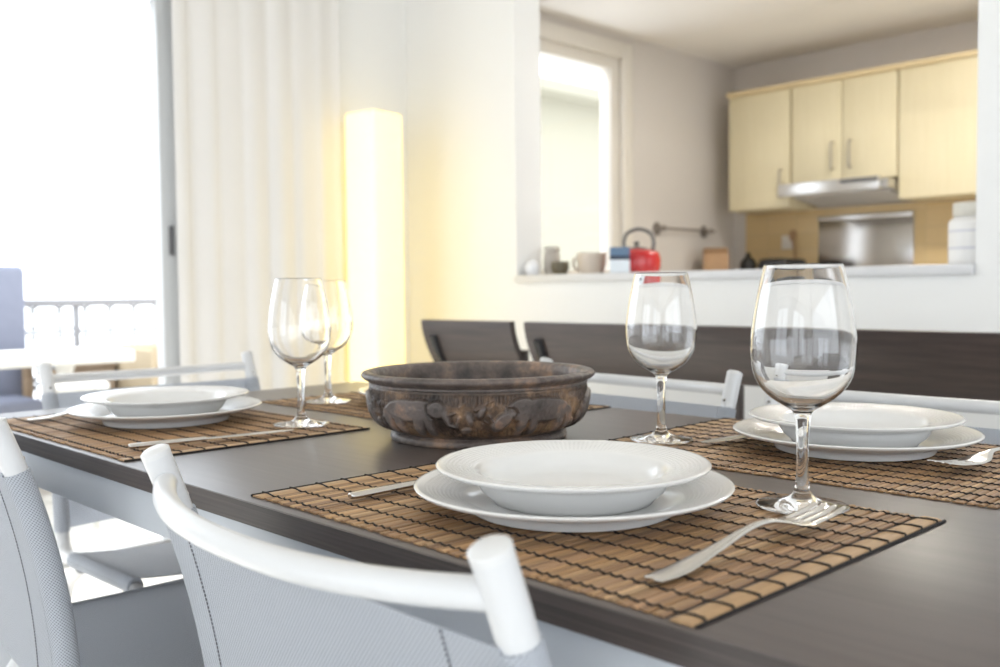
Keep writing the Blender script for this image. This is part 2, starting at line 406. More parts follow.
ot = thing('outdoor_table', 'long white outdoor table standing on the balcony before the railing', 'table', (-4.70, 1.10, -0.02))
bm = B(); box(bm, -0.25, 0.25, -0.75, 0.84, 0.660, 0.715, 0.01); obj('tabletop', bm, M['outwhite'], ot)
for y in (-0.5, 0.60):
    bm = B(); lathe(bm, [(0, 0), (0.11, 0), (0.11, 0.015), (0.05, 0.035), (0.034, 0.06), (0.034, 0.60), (0.05, 0.655), (0, 0.660)], 32, 0, y); obj('pedestal', bm, M['outwhite'], ot)
gc = thing('garden_chair', 'blue grey high backed garden chair behind the white balcony table', 'chair', (-5.14, 1.49, -0.02), -PI / 2)
bm = B(); box(bm, -0.28, 0.28, -0.24, 0.16, 0.30, 0.36, 0.01); obj('seat_frame', bm, M['teak'], gc)
bm = B(); box(bm, -0.22, 0.22, -0.22, 0.17, 0.36, 0.46, 0.03, 3); obj('seat_cushion', bm, M['bluegrey'], gc)
bm = B(); box(bm, -0.27, 0.27, -0.31, -0.24, 0.30, 1.135, 0.03, 3); obj('backrest', bm, M['bluegrey'], gc)
for x in (-0.25, 0.25):
    bm = B(); box(bm, x - 0.035, x + 0.035, -0.235, 0.15, 0.605, 0.665, 0.015); obj('arm_pad', bm, M['deepblue'], gc)
    for y in (-0.20, 0.13):
        bm = B(); box(bm, x - 0.022, x + 0.022, y - 0.022, y + 0.022, 0, 0.605, 0.004); obj('leg', bm, M['teak'], gc)
bx = thing('outdoor_sofa', 'beige canvas sofa end beside the door frame on the balcony', 'sofa', (-5.0, 2.42, -0.02))
bm = B(); box(bm, -0.18, 0.38, -0.30, 0.62, 0.05, 0.42, 0.03, 3); obj('seat', bm, M['canvas'], bx)
bm = B(); box(bm, -0.40, -0.19, -0.33, 0.66, 0.05, 0.70, 0.04, 3); obj('backrest', bm, M['canvas'], bx)
bm = B(); box(bm, -0.18, 0.38, -0.33, -0.31, 0.05, 0.70, 0.008, 3); obj('side_panel', bm, M['canvas'], bx)
for x in (-0.33, 0.33):
    for y in (-0.25, 0.56):
        bm = B(); box(bm, x - 0.02, x + 0.02, y - 0.02, y + 0.02, 0, 0.06); obj('foot', bm, M['teak'], bx)
ch = thing('wicker_chest', 'brown wicker storage chest between the sofa and the white balcony table', 'chest', (-5.20, 1.955, -0.02))
bm = B(); box(bm, -0.19, 0.19, -0.12, 0.12, 0.0, 0.60, 0.015); obj('body', bm, M['wicker'], ch)
bm = B(); box(bm, -0.20, 0.20, -0.13, 0.13, 0.60, 0.655, 0.015); obj('lid', bm, M['wicker'], ch)
st = thing('garden_stool', 'small round white garden stool near the open balcony door', 'stool', (-4.15, 1.57, -0.02))
bm = B(); lathe(bm, [(0, 0.57), (0.10, 0.57), (0.11, 0.58), (0.11, 0.595), (0.10, 0.605), (0, 0.605)], 40); obj('seat', bm, M['outwhite'], st)
for k in range(3):
    a = 2 * PI * k / 3; bm = B(); tube(bm, [(0.06 * math.cos(a), 0.06 * math.sin(a), 0.575), (0.12 * math.cos(a), 0.12 * math.sin(a), 0)], 0.012); obj('leg', bm, M['outwhite'], st)

# ------------------------------------------------------------------ curtain, floor lamp
cu = thing('curtain', 'white floor length curtain hanging beside the sliding door', 'curtain', (WX + 0.09, 1.995, 0))
def cf(u, v):
    y = -0.365 + 0.73 * u
    return Vector((0.006 * math.sin(u * 2 * PI * 7) * (0.7 + 0.3 * (1 - v)) + 0.004 * math.sin(u * 31 + 1), y + 0.006 * math.sin(u * 40), 0.02 + (CE - 0.06) * v))
bm = B(); sheet(bm, cf, 140, 12, 0.003); obj('drape', bm, M['sheer'], cu)
bm = B(); box(bm, -0.012, 0.012, -0.37, 0.37, CE - 0.025, CE, 0.002); obj('curtain_rail', bm, M['frame'], cu)

lp = thing('floor_lamp', 'tall glowing yellow paper column floor lamp in the corner', 'lamp', (-3.22, 2.435, 0))
bm = B(); lathe(bm, [(0, 0), (0.11, 0), (0.115, 0.01), (0.11, 0.02), (0.02, 0.025), (0, 0.025)], 40); obj('base', bm, M['frame'], lp)
bm = B(); t = bmesh.new(); box(t, -0.088, 0.088, -0.088, 0.088, 0.03, 1.70, 0.018, 3, rot('Z', math.radians(8)))
merge(bm, t); obj('paper_shade', bm, M['paper'], lp)

# ------------------------------------------------------------------ dark benches facing the wall
def bench(label, x0, x1, posts, hidden):
    t = thing('bench', label, 'bench', ((x0 + x1) / 2, 2.12, 0), 0, 'dark benches facing the pass-through wall')
    L = (x1 - x0) / 2
    def f(u, v):
        z = -0.025 + 0.14 * v
        y = 0.055 * (1 - v) ** 1.7 - 0.02
        return Vector((-L + 2 * L * u, y, TZ + z))
    bm = B(); sheet(bm, f, 24, 10, 0.022); obj('backrest', bm, M['dark'], t, angle=30)
    bm = B(); box(bm, -L, L, 0.06, 0.44, 0.41, 0.45, 0.008); obj('seat', bm, M['dark'], t)
    bm = B(); box(bm, -L + 0.04, L - 0.04, 0.08, 0.42, 0.35, 0.41, 0.004); obj('seat_frame', bm, M['dark'], t)
    for x in posts:
        xx = x - (x0 + x1) / 2
        bm = B(); tube(bm, fillet([(xx, -0.036, TZ + 0.062), (xx, -0.012, TZ - 0.0), (xx, 0.05, TZ - 0.06), (xx, 0.055, 0.36)], 0.05), 0.016, 8)
        obj('back_support', bm, M['blackmetal'], t)
    for x, rr in hidden:
        xx = x - (x0 + x1) / 2
        bm = B(); box(bm, xx - rr, xx + rr, 0.060, 0.080, 0.36, TZ + 0.02, 0.003); obj('back_support', bm, M['dark'], t)
    for x in (-L + 0.07, L - 0.07):
        for y in (0.1, 0.40):
            bm = B(); box(bm, x - 0.025, x + 0.025, y - 0.025, y + 0.025, 0, 0.36, 0.004); obj('leg', bm, M['dark'], t)
    return t
bench('short dark brown bench seen above the carved bowl, left of the long one', -2.50, -2.075, (-2.445,), ((-2.13, 0.02),))
bench('long dark brown bench running along the wall below the pass-through', -2.015, -0.40, (-1.962,), ((-1.35, 0.02), (-1.035, 0.03), (-0.945, 0.018), (-0.5, 0.02)))

# ------------------------------------------------------------------ dining table
TX0, TX1, TY0, TY1 = -1.835, 0.62, 0.485, 1.33
dt = thing('dining_table', 'long dark brown topped dining table on a grey metal frame', 'table', ((TX0 + TX1) / 2, (TY0 + TY1) / 2, 0))
hx, hy = (TX1 - TX0) / 2, (TY1 - TY0) / 2
bm = B(); box(bm, -hx + 0.0012, hx - 0.0012, -hy + 0.0012, hy - 0.0012, TZ - 0.024, TZ, 0.0012, 2); obj('tabletop', bm, M['top'], dt)
bm = B()
for a in ((-hx, hx, -hy, -hy + 0.0012), (-hx, hx, hy - 0.0012, hy), (-hx, -hx + 0.0012, -hy, hy), (hx - 0.0012, hx, -hy, hy)):
    box(bm, *a, TZ - 0.0235, TZ - 0.0008)
obj('edge_band', bm, M['edge'], dt)
bm = B(); i = 0.012
box(bm, -hx + i, hx - i, -hy + i, -hy + i + 0.03, TZ - 0.078, TZ - 0.024, 0.003); box(bm, -hx + i, hx - i, hy - i - 0.03, hy - i, TZ - 0.078, TZ - 0.024, 0.003)
box(bm, -hx + i, -hx + i + 0.03, -hy + i + .03, hy - i - .03, TZ - 0.078, TZ - 0.024, 0.003); box(bm, hx - i - 0.03, hx - i, -hy + i + .03, hy - i - .03, TZ - 0.078, TZ - 0.024, 0.003)
obj('apron', bm, M['alu'], dt)
for sx in (-1, 1):
    for sy in (-1, 1):
        x, y = sx * (hx - 0.05), sy * (hy - 0.05)
        bm = B(); box(bm, x - 0.03, x + 0.03, y - 0.03, y + 0.03, 0, TZ - 0.026, 0.005); obj('leg', bm, M['alu'], dt)

# ------------------------------------------------------------------ chairs
def weave_uv(bm, f, w=None, yc=None):
    uv = bm.loops.layers.uv.new('weave')
    for fa in bm.faces:
        for lo in fa.loops:
            c = lo.vert.co; a, b = f(c)
            if w:
                s = 1 if c.x > 0 else -1; dx, dy = c.x - s * w, c.y - yc(c.z)
                if math.hypot(dx, dy) < 0.0163 and abs(dx) > -1: a = s * w + 0.0156 * math.atan2(dx, -dy)
            lo[uv].uv = (a, b)
W_ = 0.238; PT = 0.811
def make_chair(label, loc, rz, group):
    t = thing('dining_chair', label, 'chair', loc, rz, group)
    r = 0.0135
    top = Vector((0, -0.235, PT)); knee = Vector((0, -0.162, 0.420))
    def on_back(z):  # y of the post centre line at height z
        t_ = PT - z; return top.y + 0.40 * t_ - 0.55 * t_ * t_
    for s in (-1, 1):
        path = [Vector((s * W_, on_back(PT - 0.02 * k), PT - 0.02 * k)) for k in range(15)] + fillet([(s * W_, on_back(0.515), 0.515), (s * W_, knee.y, knee.z), (s * W_, 0.215, 0.430), (s * W_, 0.245, 0)], 0.055, 8)
        bm = B(); tube(bm, path, r, 20); fo = obj('side_frame', bm, M['white'], t)
        bm = B(); tube(bm, fillet([(s * W_, -0.06, 0.413), (s * W_, -0.15, 0.36), (s * W_, -0.245, 0)], 0.07, 8), r * 0.95, 16); obj('rear_leg', bm, M['white'], t)
        bm = B(); d = Vector((0, -0.40, 1)).normalized()
        p = Vector((s * W_, top.y, PT)); tube(bm, [p - d * 0.004, p + d * 0.001, p + d * 0.003], [r * 1.02, r * 1.02, r * 0.80], 20); obj('post_cap', bm, M['cap'], fo)
        bm = B()
        for z in (PT - 0.045,):
            y = on_back(z); lathe(bm, [(0, 0), (0.0035, 0), (0.003, 0.0015), (0, 0.002)], 12)
            bmesh.ops.transform(bm, matrix=Matrix.Translation((s * W_, y + r - 0.0005, z)) @ Matrix.Rotation(-PI / 2, 4, 'X'), verts=bm.verts[:])
        obj('bolt', bm, M['steel'], fo)
    zr = PT - 0.029; yr = on_back(zr)
    pts = []
    for k in range(33):
        u = -1 + 2 * k / 32; pts.append((W_ * u, yr - 0.055 * (1 - abs(u) ** 2.4), zr - 0.006 * (1 - abs(u) ** 2)))
    bm = B(); tube(bm, pts, 0.0105, 18); obj('top_rail', bm, M['white'], t)
    # back sling: panel wrapped round both posts
    z1, z0 = PT - 0.060, 0.470
    def fb(u, v):
        z = z0 + (z1 - z0) * v; x = -1 + 2 * u
        return Vector((W_ * x, on_back(z) - 0.0145 - (0.020 - 0.014 * v) * (1 - x * x), z))
    bm = B(); sheet(bm, fb, 24, 12, 0.0015)
    for s in (-1, 1):
        tube(bm, [(s * W_, on_back(z0 + (z1 - z0) * k / 10), z0 + (z1 - z0) * k / 10) for k in range(11)], 0.0156, 20)
    weave_uv(bm, lambda c: (c.x, c.z), W_, lambda z: on_back(z))
    bs = obj('back_sling', bm, M['sling'], t)
    for s in (-1, 1):
        bm = B()
        for k in range(70):
            v0, v1 = (k + 0.1) / 70, (k + 0.72) / 70; u = 0.5 + s * 0.392
            a, b = fb(u, v0), fb(u, v1); o = Vector((0, -0.0020, 0)); tube(bm, [a + o, b + o], 0.0009, 5)
        obj('seam', bm, M['thread'], bs)
    # seat sling
    def fs(u, v):
        x = -1 + 2 * u; y = -0.10 + 0.29 * v
        return Vector((W_ * x, y, 0.4215 + 0.008 * v + 0.0145 - 0.018 * (1 - x * x)))
    bm = B(); sheet(bm, fs, 20, 10, 0.0015)
    for s in (-1, 1):
        tube(bm, [(s * W_, -0.10 + 0.29 * k / 6, 0.4215 + 0.008 * k / 6) for k in range(7)], 0.0156, 18)
    weave_uv(bm, lambda c: (c.x, c.y))
    obj('seat_sling', bm, M['sling'], t)
    bm = B(); tube(bm, [(-W_, 0.19, 0.415), (W_, 0.19, 0.415)], 0.010, 14); obj('cross_bar', bm, M['white'], t)
    bm = B(); tube(bm, [(-W_, -0.12, 0.41), (W_, -0.12, 0.41)], 0.010, 14); obj('cross_bar', bm, M['white'], t)
    return t
G = 'white sling chairs around the dining table'
chA = make_chair('white sling chair closest to the viewer, its back in front of the front placemat', (-0.6226, 0.6204, 0), math.radians(-2.185), G)
dup(chA, 'white sling chair cut off by the left edge of the photo', (-1.408, 0.620, 0), -0.14)
dup(chA, 'white sling chair at the left short end of the table, facing its length', (-1.880, 0.962, 0), -PI / 2)
dup(chA, 'white sling chair across the table, behind the second wine glass and right of the bowl', (-1.156, 1.243, 0), PI - 0.06)
dup(chA, 'white sling chair across the table behind the rightmost plates', (-0.598, 1.255, 0), PI)

# ------------------------------------------------------------------ placemats
MW, MD = 0.546, 0.380
def make_mat(label, loc, rz):
    t = thing('placemat', label, 'placemat', loc, rz, 'bamboo placemats')
    bm = B(); cl = bm.loops.layers.float_color.new('tone')
    tones = [(0.36, 0.215, 0.105), (0.44, 0.275, 0.14), (0.30, 0.175, 0.085), (0.40, 0.25, 0.13), (0.24, 0.14, 0.072), (0.50, 0.33, 0.18), (0.33, 0.20, 0.11), (0.27, 0.165, 0.095)]
    def stick(x, w, h, y0, y1, tone):
        prof = [(-w / 2, 0.0006), (-w / 2 * 0.96, h * 0.62), (-w / 2 * 0.62, h * 0.95), (0, h), (w / 2 * 0.62, h * 0.95), (w / 2 * 0.96, h * 0.62), (w / 2, 0.0006)]
        sk = random.uniform(-0.0012, 0.0012)
        A = [bm.verts.new((x + a - sk, y0, z)) for a, z in prof]; D = [bm.verts.new((x + a + sk, y1, z)) for a, z in prof]
        fs = [bm.faces.new((A[k], A[k + 1], D[k + 1], D[k])) for k in range(6)]
        fs += [bm.faces.new(A), bm.faces.new(D[::-1]), bm.faces.new((A[0], D[0], D[6], A[6]))]
        for f in fs:
            for lo in f.loops: lo[cl] = (*tone, 1)
    x = -MW / 2 + 0.021; xs = []
    while x < MW / 2 - 0.0215:
        w = random.uniform(0.0044, 0.0070)
        if x + w > MW / 2 - 0.0205: break
        b = random.choice(tones); j = random.uniform(0.8, 1.4)
        stick(x + w / 2, w * 0.94, random.uniform(0.0020, 0.0028), -MD / 2 + random.uniform(0, 0.003), MD / 2 - random.uniform(0, 0.003), tuple(c * j for c in b))
        xs.append((x + w / 2, w)); x += w
    obj('slats', bm, M['slat'], t, angle=50)
    for s in (-1, 1):
        bm = B(); cl = bm.loops.layers.float_color.new('tone')
        stick(s * (MW / 2 - 0.0105), 0.019, 0.0028, -MD / 2, MD / 2, (0.48, 0.31, 0.165)); obj('end_slat', bm, M['slat'], t, angle=50)
    bm = B(); rows = 12
    for k in range(rows):
        y = -MD / 2 + 0.012 + (MD - 0.024) * k / (rows - 1)
        pts = [(-MW / 2 + 0.0005, y, 0.001), (-MW / 2 + 0.001, y, 0.0034), (-MW / 2 + 0.010, y + 0.0006, 0.0035), (-MW / 2 + 0.020, y, 0.0025)]
        for n_, (xx, w) in enumerate(xs):
            sg = 1 if n_ % 2 else -1
            pts.append((xx, y + 0.0016 * sg, 0.0031)); pts.append((xx + w / 2, y + 0.0005 * sg, 0.0020))
        pts += [(MW / 2 - 0.010, y + 0.0006, 0.0035), (MW / 2 - 0.001, y, 0.0034), (MW / 2 - 0.0005, y, 0.001)]
        tube(bm, pts, 0.0010, 5)
    for s in (-1, 1): tube(bm, [(s * (MW / 2 + 0.001), -MD / 2, 0.0013), (s * (MW / 2 + 0.001), MD / 2, 0.0013)], 0.0013, 6)
    obj('stitching', bm, M['black'], t)
    return t
m1 = make_mat('bamboo placemat at the front of the table under the nearest plates and fork', (-0.602, 0.686, TZ), math.radians(-0.9))
dup(m1, 'bamboo placemat at the left end of the table, by the front edge', (-1.4525, 0.684, TZ), math.radians(0.2) )
dup(m1, 'bamboo placemat on the right under the plates across the table', (-0.560, 1.140, TZ), math.radians(0.8))
dup(m1, 'bamboo placemat at the far left corner, half hidden behind the carved bowl', (-1.348, 1.138, TZ), math.radians(-0.3))
MT = TZ + 0.0042

# ------------------------------------------------------------------ plates
dinner_prof = [(0, 0.0045), (0.088, 0.0045), (0.0905, 0.0), (0.0965, 0.0), (0.0980, 0.0030), (0.0987, 0.0070), (0.1020, 0.0090), (0.110, 0.0118), (0.146, 0.0203), (0.1492, 0.0222), (0.15, 0.0238), (0.1488, 0.0250), (0.146, 0.0247), (0.128, 0.0195), (0.110, 0.0150), (0.102, 0.0112), (0.094, 0.0088), (0.084, 0.0080), (0, 0.0076)]
soup_prof = [(0, 0.003), (0.068, 0.003), (0.070, 0.0), (0.076, 0.0), (0.078, 0.003), (0.0865, 0.010), (0.0925, 0.020), (0.096, 0.0245), (0.126, 0.0312), (0.1286, 0.0330), (0.1293, 0.0345), (0.128, 0.0357), (0.1255, 0.0354), (0.094, 0.0304), (0.088, 0.0278), (0.084, 0.020), (0.078, 0.0115), (0.070, 0.0080), (0, 0.0068)]
def plate(name, prof, m, label, loc, grp):
    bm = B(); lathe(bm, prof, 96); o = obj(name, bm, m, angle=60)
    return tag(o, label, 'plate', grp, loc)
spots = [((-0.595, 0.678), 'on the front placemat beside the big fork'), ((-1.488, 0.698), 'on the left end placemat'),
         ((-0.551, 1.172), 'on the right placemat, behind the nearest wine glass'), ((-1.352, 1.165), 'mostly hidden behind the carved bowl')]
for n_, ((x, y), where) in enumerate(spots):
    if n_ == 0:
        pd = plate('dinner_plate', dinner_prof, M['dinner'], 'lower white dinner plate, ' + where, (x, y, MT), 'white dinner plates')
        ps = plate('soup_plate', soup_prof, M['soup'], 'upper white soup plate, ' + where, (x, y, MT + 0.0083), 'white soup plates')
    else:
        dup(pd, 'lower white dinner plate, ' + where, (x, y, MT), 0.3 * n_)
        dup(ps, 'upper white soup plate, ' + where, (x, y, MT + 0.0083), 0.2 * n_)

# ------------------------------------------------------------------ wine glasses
outer = [(0, 0), (0.0405, 0.0), (0.0422, 0.001), (0.0415, 0.0020), (0.032, 0.0032), (0.020, 0.0056), (0.0115, 0.0095), (0.0070, 0.0170), (0.0056, 0.034), (0.0056, 0.060), (0.0068, 0.080), (0.0092, 0.0895), (0.0180, 0.0955), (0.0300, 0.1035), (0.0400, 0.1145), (0.0456, 0.1275), (0.0480, 0.147), (0.0474, 0.162), (0.0440, 0.187), (0.0395, 0.210), (0.0357, 0.2263), (0.0352, 0.2270)]
inner = [(0.0346, 0.2267), (0.0344, 0.2260), (0.0384, 0.210), (0.0429, 0.187), (0.0463, 0.162), (0.0469, 0.147), (0.0445, 0.1285), (0.0388, 0.1160), (0.0288, 0.1055), (0.0165, 0.0980), (0.006, 0.0950), (0, 0.0945)]
inner_end = 0.0945
def smooth_prof(p, n=4):
    q = catmull([(a, 0, b) for a, b in p], n); return [(max(0, v.x), v.z) for v in q]
def make_glass(label, loc):
    bm = B(); lathe(bm, [(0, 0.0005)] + smooth_prof(outer[1:]) + smooth_prof(inner)[:-1] + [(0, inner_end)], 72)
    bmesh.ops.remove_doubles(bm, verts=bm.verts[:], dist=1e-6)
    o = obj('wine_glass', bm, M['glass'], angle=80)
    return tag(o, label, 'wine glass', 'stemmed wine glasses', loc)
g1 = make_glass('empty wine glass nearest the viewer, right behind the big fork', (-0.4385, 0.827, MT))
dup(g1, 'empty wine glass in the middle, between the carved bowl and the nearest glass', (-0.772, 1.064, MT), 0)
dup(g1, 'empty wine glass left of the bowl, the nearer one of that pair', (-1.277, 0.817, MT), 0)
dup(g1, 'empty wine glass left of the bowl, standing behind another one', (-1.508, 1.024, MT), 0)

# ------------------------------------------------------------------ cutlery (local: along +y, handle end at 0)
def loft(bm, secs, seg=12):
    """secs: (y, z, half width, half thickness) -> closed flattened rod"""
    rings = []
    for y, z, w, h in secs:
        rings.append([bm.verts.new((w * math.cos(2 * PI * k / seg), y, z + h * math.sin(2 * PI * k / seg))) for k in range(seg)])
    for a, b in zip(rings, rings[1:]):
        for k in range(seg):
            j = (k + 1) % seg; bm.faces.new((a[k], a[j], b[j], b[k]))
    bm.faces.new(rings[0]); bm.faces.new(rings[-1])
def interp(keys, n):
    v = catmull([Vector((k[0], k[1], 0)) for k in keys], n); w = catmull([Vector((k[2], k[3], 0)) for k in keys], n)
    return [(a.x, a.y, max(b.x, 2e-4), max(b.y, 2e-4)) for a, b in zip(v, w)]
def make_fork(label, loc, rz):
    bm = B()
    loft(bm, interp([(0, 0.0022, 0.0035, 0.0008), (0.004, 0.0022, 0.0075, 0.0016), (0.03, 0.003, 0.0082, 0.0018), (0.07, 0.0085, 0.0052, 0.002), (0.11, 0.015, 0.0032, 0.0022), (0.135, 0.0155, 0.0034, 0.0022), (0.148, 0.0135, 0.0075, 0.0017), (0.160, 0.0105, 0.0125, 0.0013), (0.172, 0.0088, 0.0136, 0.0012), (0.180, 0.0084, 0.0137, 0.0011)], 6), 14)
    for k in range(4):
        x = -0.01065 + 0.0071 * k
        pts = [(0.178, 0.0084), (0.19, 0.0090), (0.205, 0.0100), (0.218, 0.0118), (0.226, 0.0135)]
        secs = catmull([(x, y, z) for y, z in pts], 4); n = len(secs)
        tube(bm, secs, [0.0027 - 0.0014 * (i / (n - 1)) ** 12 for i in range(n)], 8, up=(0, 0, 1), flat=0.5)
    for v in bm.verts: v.co.x *= 1.22; v.co.y *= 1.12; v.co.z *= 1.1
    o = obj('fork', bm, M['steel'], angle=60); return tag(o, label, 'fork', 'steel forks', loc, rz)
def make_knife(label, loc, rz):
    t = thing('table_knife', label, 'knife', loc, rz, 'steel table knives')
    bm = B(); loft(bm, interp([(0, 0.0045, 0.003, 0.002), (0.004, 0.0045, 0.0062, 0.0034), (0.03, 0.0045, 0.0066, 0.0036), (0.07, 0.0045, 0.0058, 0.0034), (0.098, 0.0045, 0.0048, 0.003), (0.104, 0.0045, 0.0052, 0.003)], 5), 14); obj('handle', bm, M['steel'], t)
    bm = B(); loft(bm, interp([(0.100, 0.0045, 0.0046, 0.0016), (0.112, 0.0045, 0.0075, 0.0012), (0.15, 0.0045, 0.0098, 0.0010), (0.20, 0.0045, 0.0098, 0.0009), (0.222, 0.0045, 0.0075, 0.0007), (0.234, 0.0045, 0.0025, 0.0005)], 6), 14); obj('blade', bm, M['steel'], t)
    return t
f1 = make_fork('steel fork on the front placemat, its tines at the nearest wine glass', (-0.399, 0.538, MT), math.radians(-1.5))
dup(f1, 'steel fork left of the left end plates, mostly hidden by them', (-1.648, 0.535, MT), math.radians(1))
dup(f1, 'steel fork at the right edge of the photo, tines towards the viewer', (-0.350, 1.310, MT), math.radians(168))
k1 = make_knife('steel knife left of the front plates, its handle end showing', (-0.772, 0.548, MT), math.radians(1))
dup(k1, 'steel knife right of the left end plates, behind the white chair post', (-1.243, 0.528, MT), math.radians(-8))
dup(k1, 'steel knife left of the right hand plates, by the middle wine glass', (-0.668, 1.290, MT), math.radians(171))

# ------------------------------------------------------------------ carved bowl
def sstep(a, b, x):
    t = max(0, min(1, (x - a) / (b - a))); return t * t * (3 - 2 * t)
def ell(u, v, cu_, cv, ru, rv, an=0):
    du, dv = u - cu_, v - cv; c, s = math.cos(an), math.sin(an)
    return (math.hypot((du * c + dv * s) / ru, (-du * s + dv * c) / rv) - 1) * min(ru, rv)
def cap_(u, v, a, b, r0, r1):
    du, dv = b[0] - a[0], b[1] - a[1]; t = max(0, min(1, ((u - a[0]) * du + (v - a[1]) * dv) / (du * du + dv * dv + 1e-12)))
    return math.hypot(u - a[0] - t * du, v - a[1] - t * dv) - (r0 + (r1 - r0) * t)
_r = random.Random(3)
leaves = []
for _ in range(70):
    lu, lv, la, ll = _r.uniform(-0.162, 0.162), _r.uniform(0.020, 0.070), _r.uniform(-1.2, 1.2) + PI / 2, _r.uniform(0.004, 0.010)
    leaves.append((lu - ll * math.cos(la), lv - ll * math.sin(la), lu + ll * math.cos(la), lv + ll * math.sin(la), _r.uniform(0.0010, 0.0024)))
def relief(u, v):
    el = [ell(u, v, -0.103, 0.053, 0.040, 0.0165, 0.05), ell(u, v, -0.078, 0.054, 0.022, 0.016), cap_(u, v, (-0.136, 0.047), (-0.138, 0.019), 0.0115, 0.0085), cap_(u, v, (-0.117, 0.045), (-0.117, 0.019), 0.0100, 0.0078),
          cap_(u, v, (-0.082, 0.045), (-0.086, 0.019), 0.0105, 0.0080), cap_(u, v, (-0.068, 0.045), (-0.066, 0.019), 0.0090, 0.0070)]
    hd = [ell(u, v, -0.054, 0.056, 0.013, 0.013), cap_(u, v, (-0.046, 0.053), (-0.039, 0.036), 0.006, 0.0042), cap_(u, v, (-0.039, 0.036), (-0.030, 0.033), 0.004, 0.0035), cap_(u, v, (-0.030, 0.033), (-0.026, 0.045), 0.0035, 0.0028), cap_(u, v, (-0.044, 0.047), (-0.030, 0.052), 0.0028, 0.0015)]
    rh = [ell(u, v, 0.092, 0.053, 0.047, 0.0175, -0.06), ell(u, v, 0.058, 0.055, 0.022, 0.017), cap_(u, v, (0.060, 0.045), (0.056, 0.019), 0.0090, 0.0065), cap_(u, v, (0.075, 0.045), (0.077, 0.019), 0.0085, 0.0062),
          cap_(u, v, (0.117, 0.047), (0.122, 0.019), 0.0115, 0.0075), cap_(u, v, (0.133, 0.047), (0.141, 0.019), 0.0100, 0.0070), cap_(u, v, (0.138, 0.058), (0.148, 0.04), 0.0022, 0.0015)]
    rd = [ell(u, v, 0.031, 0.040, 0.019, 0.0105, 0.75), cap_(u, v, (0.024, 0.034), (0.014, 0.048), 0.0042, 0.0012), cap_(u, v, (0.036, 0.052), (0.033, 0.061), 0.003, 0.0012)]
    bush = [ell(u, v, -0.012, 0.043, 0.0055, 0.012, 0.3), ell(u, v, 0.004, 0.053, 0.0055, 0.011, -0.5), ell(u, v, -0.017, 0.028, 0.010, 0.005, 0.2), cap_(u, v, (-0.004, 0.055), (0.018, 0.068), 0.002, 0.0012), cap_(u, v, (-0.01, 0.02), (-0.004, 0.05), 0.0016, 0.0012),
            ell(u, v, 0.152, 0.030, 0.006, 0.010, 0.4), ell(u, v, -0.153, 0.034, 0.005, 0.013, -0.2)]
    h = 0; dmin = 1
    for grp, hh in ((el, 0.0056), (hd, 0.0070), (rh, 0.0056), (rd, 0.0070), (bush, 0.0046)):
        d = min(grp); dmin = min(dmin, d); h = max(h, hh * sstep(0.0006, -0.0036, d))
        if hh == 0.0070: # a groove round heads so they read against the bodies
            if 0 <= d < 0.0026: h *= 0.45
    if dmin > 0.0004:
        lf = 0
        for a, b, c, d, w in leaves:
            if abs(u - (a + c) / 2) < 0.014: lf = max(lf, 0.0022 * sstep(0.0004, -0.0010, cap_(u, v, (a, b), (c, d), w, w * 0.3)))
        h = max(h, lf - 0.0030 * sstep(0.0042, 0.0012, dmin))
    return h
bm = B()
lo = [(0, 0.004), (0.118, 0.004), (0.121, 0.0), (0.1255, 0.0), (0.1275, 0.003), (0.1270, 0.0085), (0.1225, 0.0110), (0.1215, 0.0125)]
side = catmull([(0.1245, 0, 0.0138), (0.1360, 0, 0.0190), (0.1470, 0, 0.0285), (0.1535, 0, 0.0400), (0.1565, 0, 0.0530), (0.1575, 0, 0.0660), (0.1570, 0, 0.0765)], 10)
side = [(v.x, v.z) for v in side]
hi = [(0.1555, 0.0785), (0.1580, 0.0795), (0.1570, 0.0818), (0.1575, 0.0830), (0.1640, 0.0860), (0.1680, 0.0895), (0.1684, 0.0925), (0.1660, 0.0955), (0.1600, 0.0970), (0.1530, 0.0955), (0.1495, 0.0920), (0.1480, 0.080), (0.1470, 0.060), (0.1400, 0.036), (0.1250, 0.022), (0.09, 0.0155), (0, 0.0135)]
SEG = 720; per = 2 * PI * 0.155 / 3; th0 = math.atan2(-0.944, 1.008)
lay = {}
rings = []
for part, prof in (('l', lo), ('s', side), ('h', hi)):
    for r, z in prof:
        if r < 1e-6: rings.append([(bm.verts.new((0, 0, z)), 0.35)]); continue
        row = []
        for k in range(SEG):
            th = 2 * PI * k / SEG; rr = r; w = 0.75
            if part == 's':
                u = ((th - th0 + PI) % (2 * PI) - PI) * 0.155; u = (u + per / 2) % per - per / 2
                env = sstep(0.0155, 0.022, z) * sstep(0.0765, 0.071, z)
                h = relief(u, z) * env; w = sstep(0.0014, 0.004, h)
                hat = 0
                if z > 0.060 and h < 0.0008: hat = 0.0011 * math.sin(u * 2 * PI / 0.0052 + 3 * math.sin(u * 50)) * sstep(0.060, 0.064, z)
                grass = 0.0010 * math.sin(u * 2 * PI / 0.006 + z * 260) if (h < 0.0008 and z < 0.030) else 0
                rr = r + h + (hat + grass) * env - 0.0008 * env
            elif part == 'h' and z < 0.092 and r < 0.150: w = 0.55
            row.append((bm.verts.new((rr * math.cos(th), rr * math.sin(th), z)), w))
        rings.append(row)
for a, b in zip(rings, rings[1:]):
    for k in range(SEG):
        j = (k + 1) % SEG
        if len(a) == 1: bm.faces.new((a[0][0], b[k][0], b[j][0]))
        elif len(b) == 1: bm.faces.new((a[k][0], a[j][0], b[0][0]))
        else: bm.faces.new((a[k][0], a[j][0], b[j][0], b[k][0]))
vals = [w for row in rings for _, w in row]
bowl = obj('carved_bowl', bm, M['bowl'], angle=70)
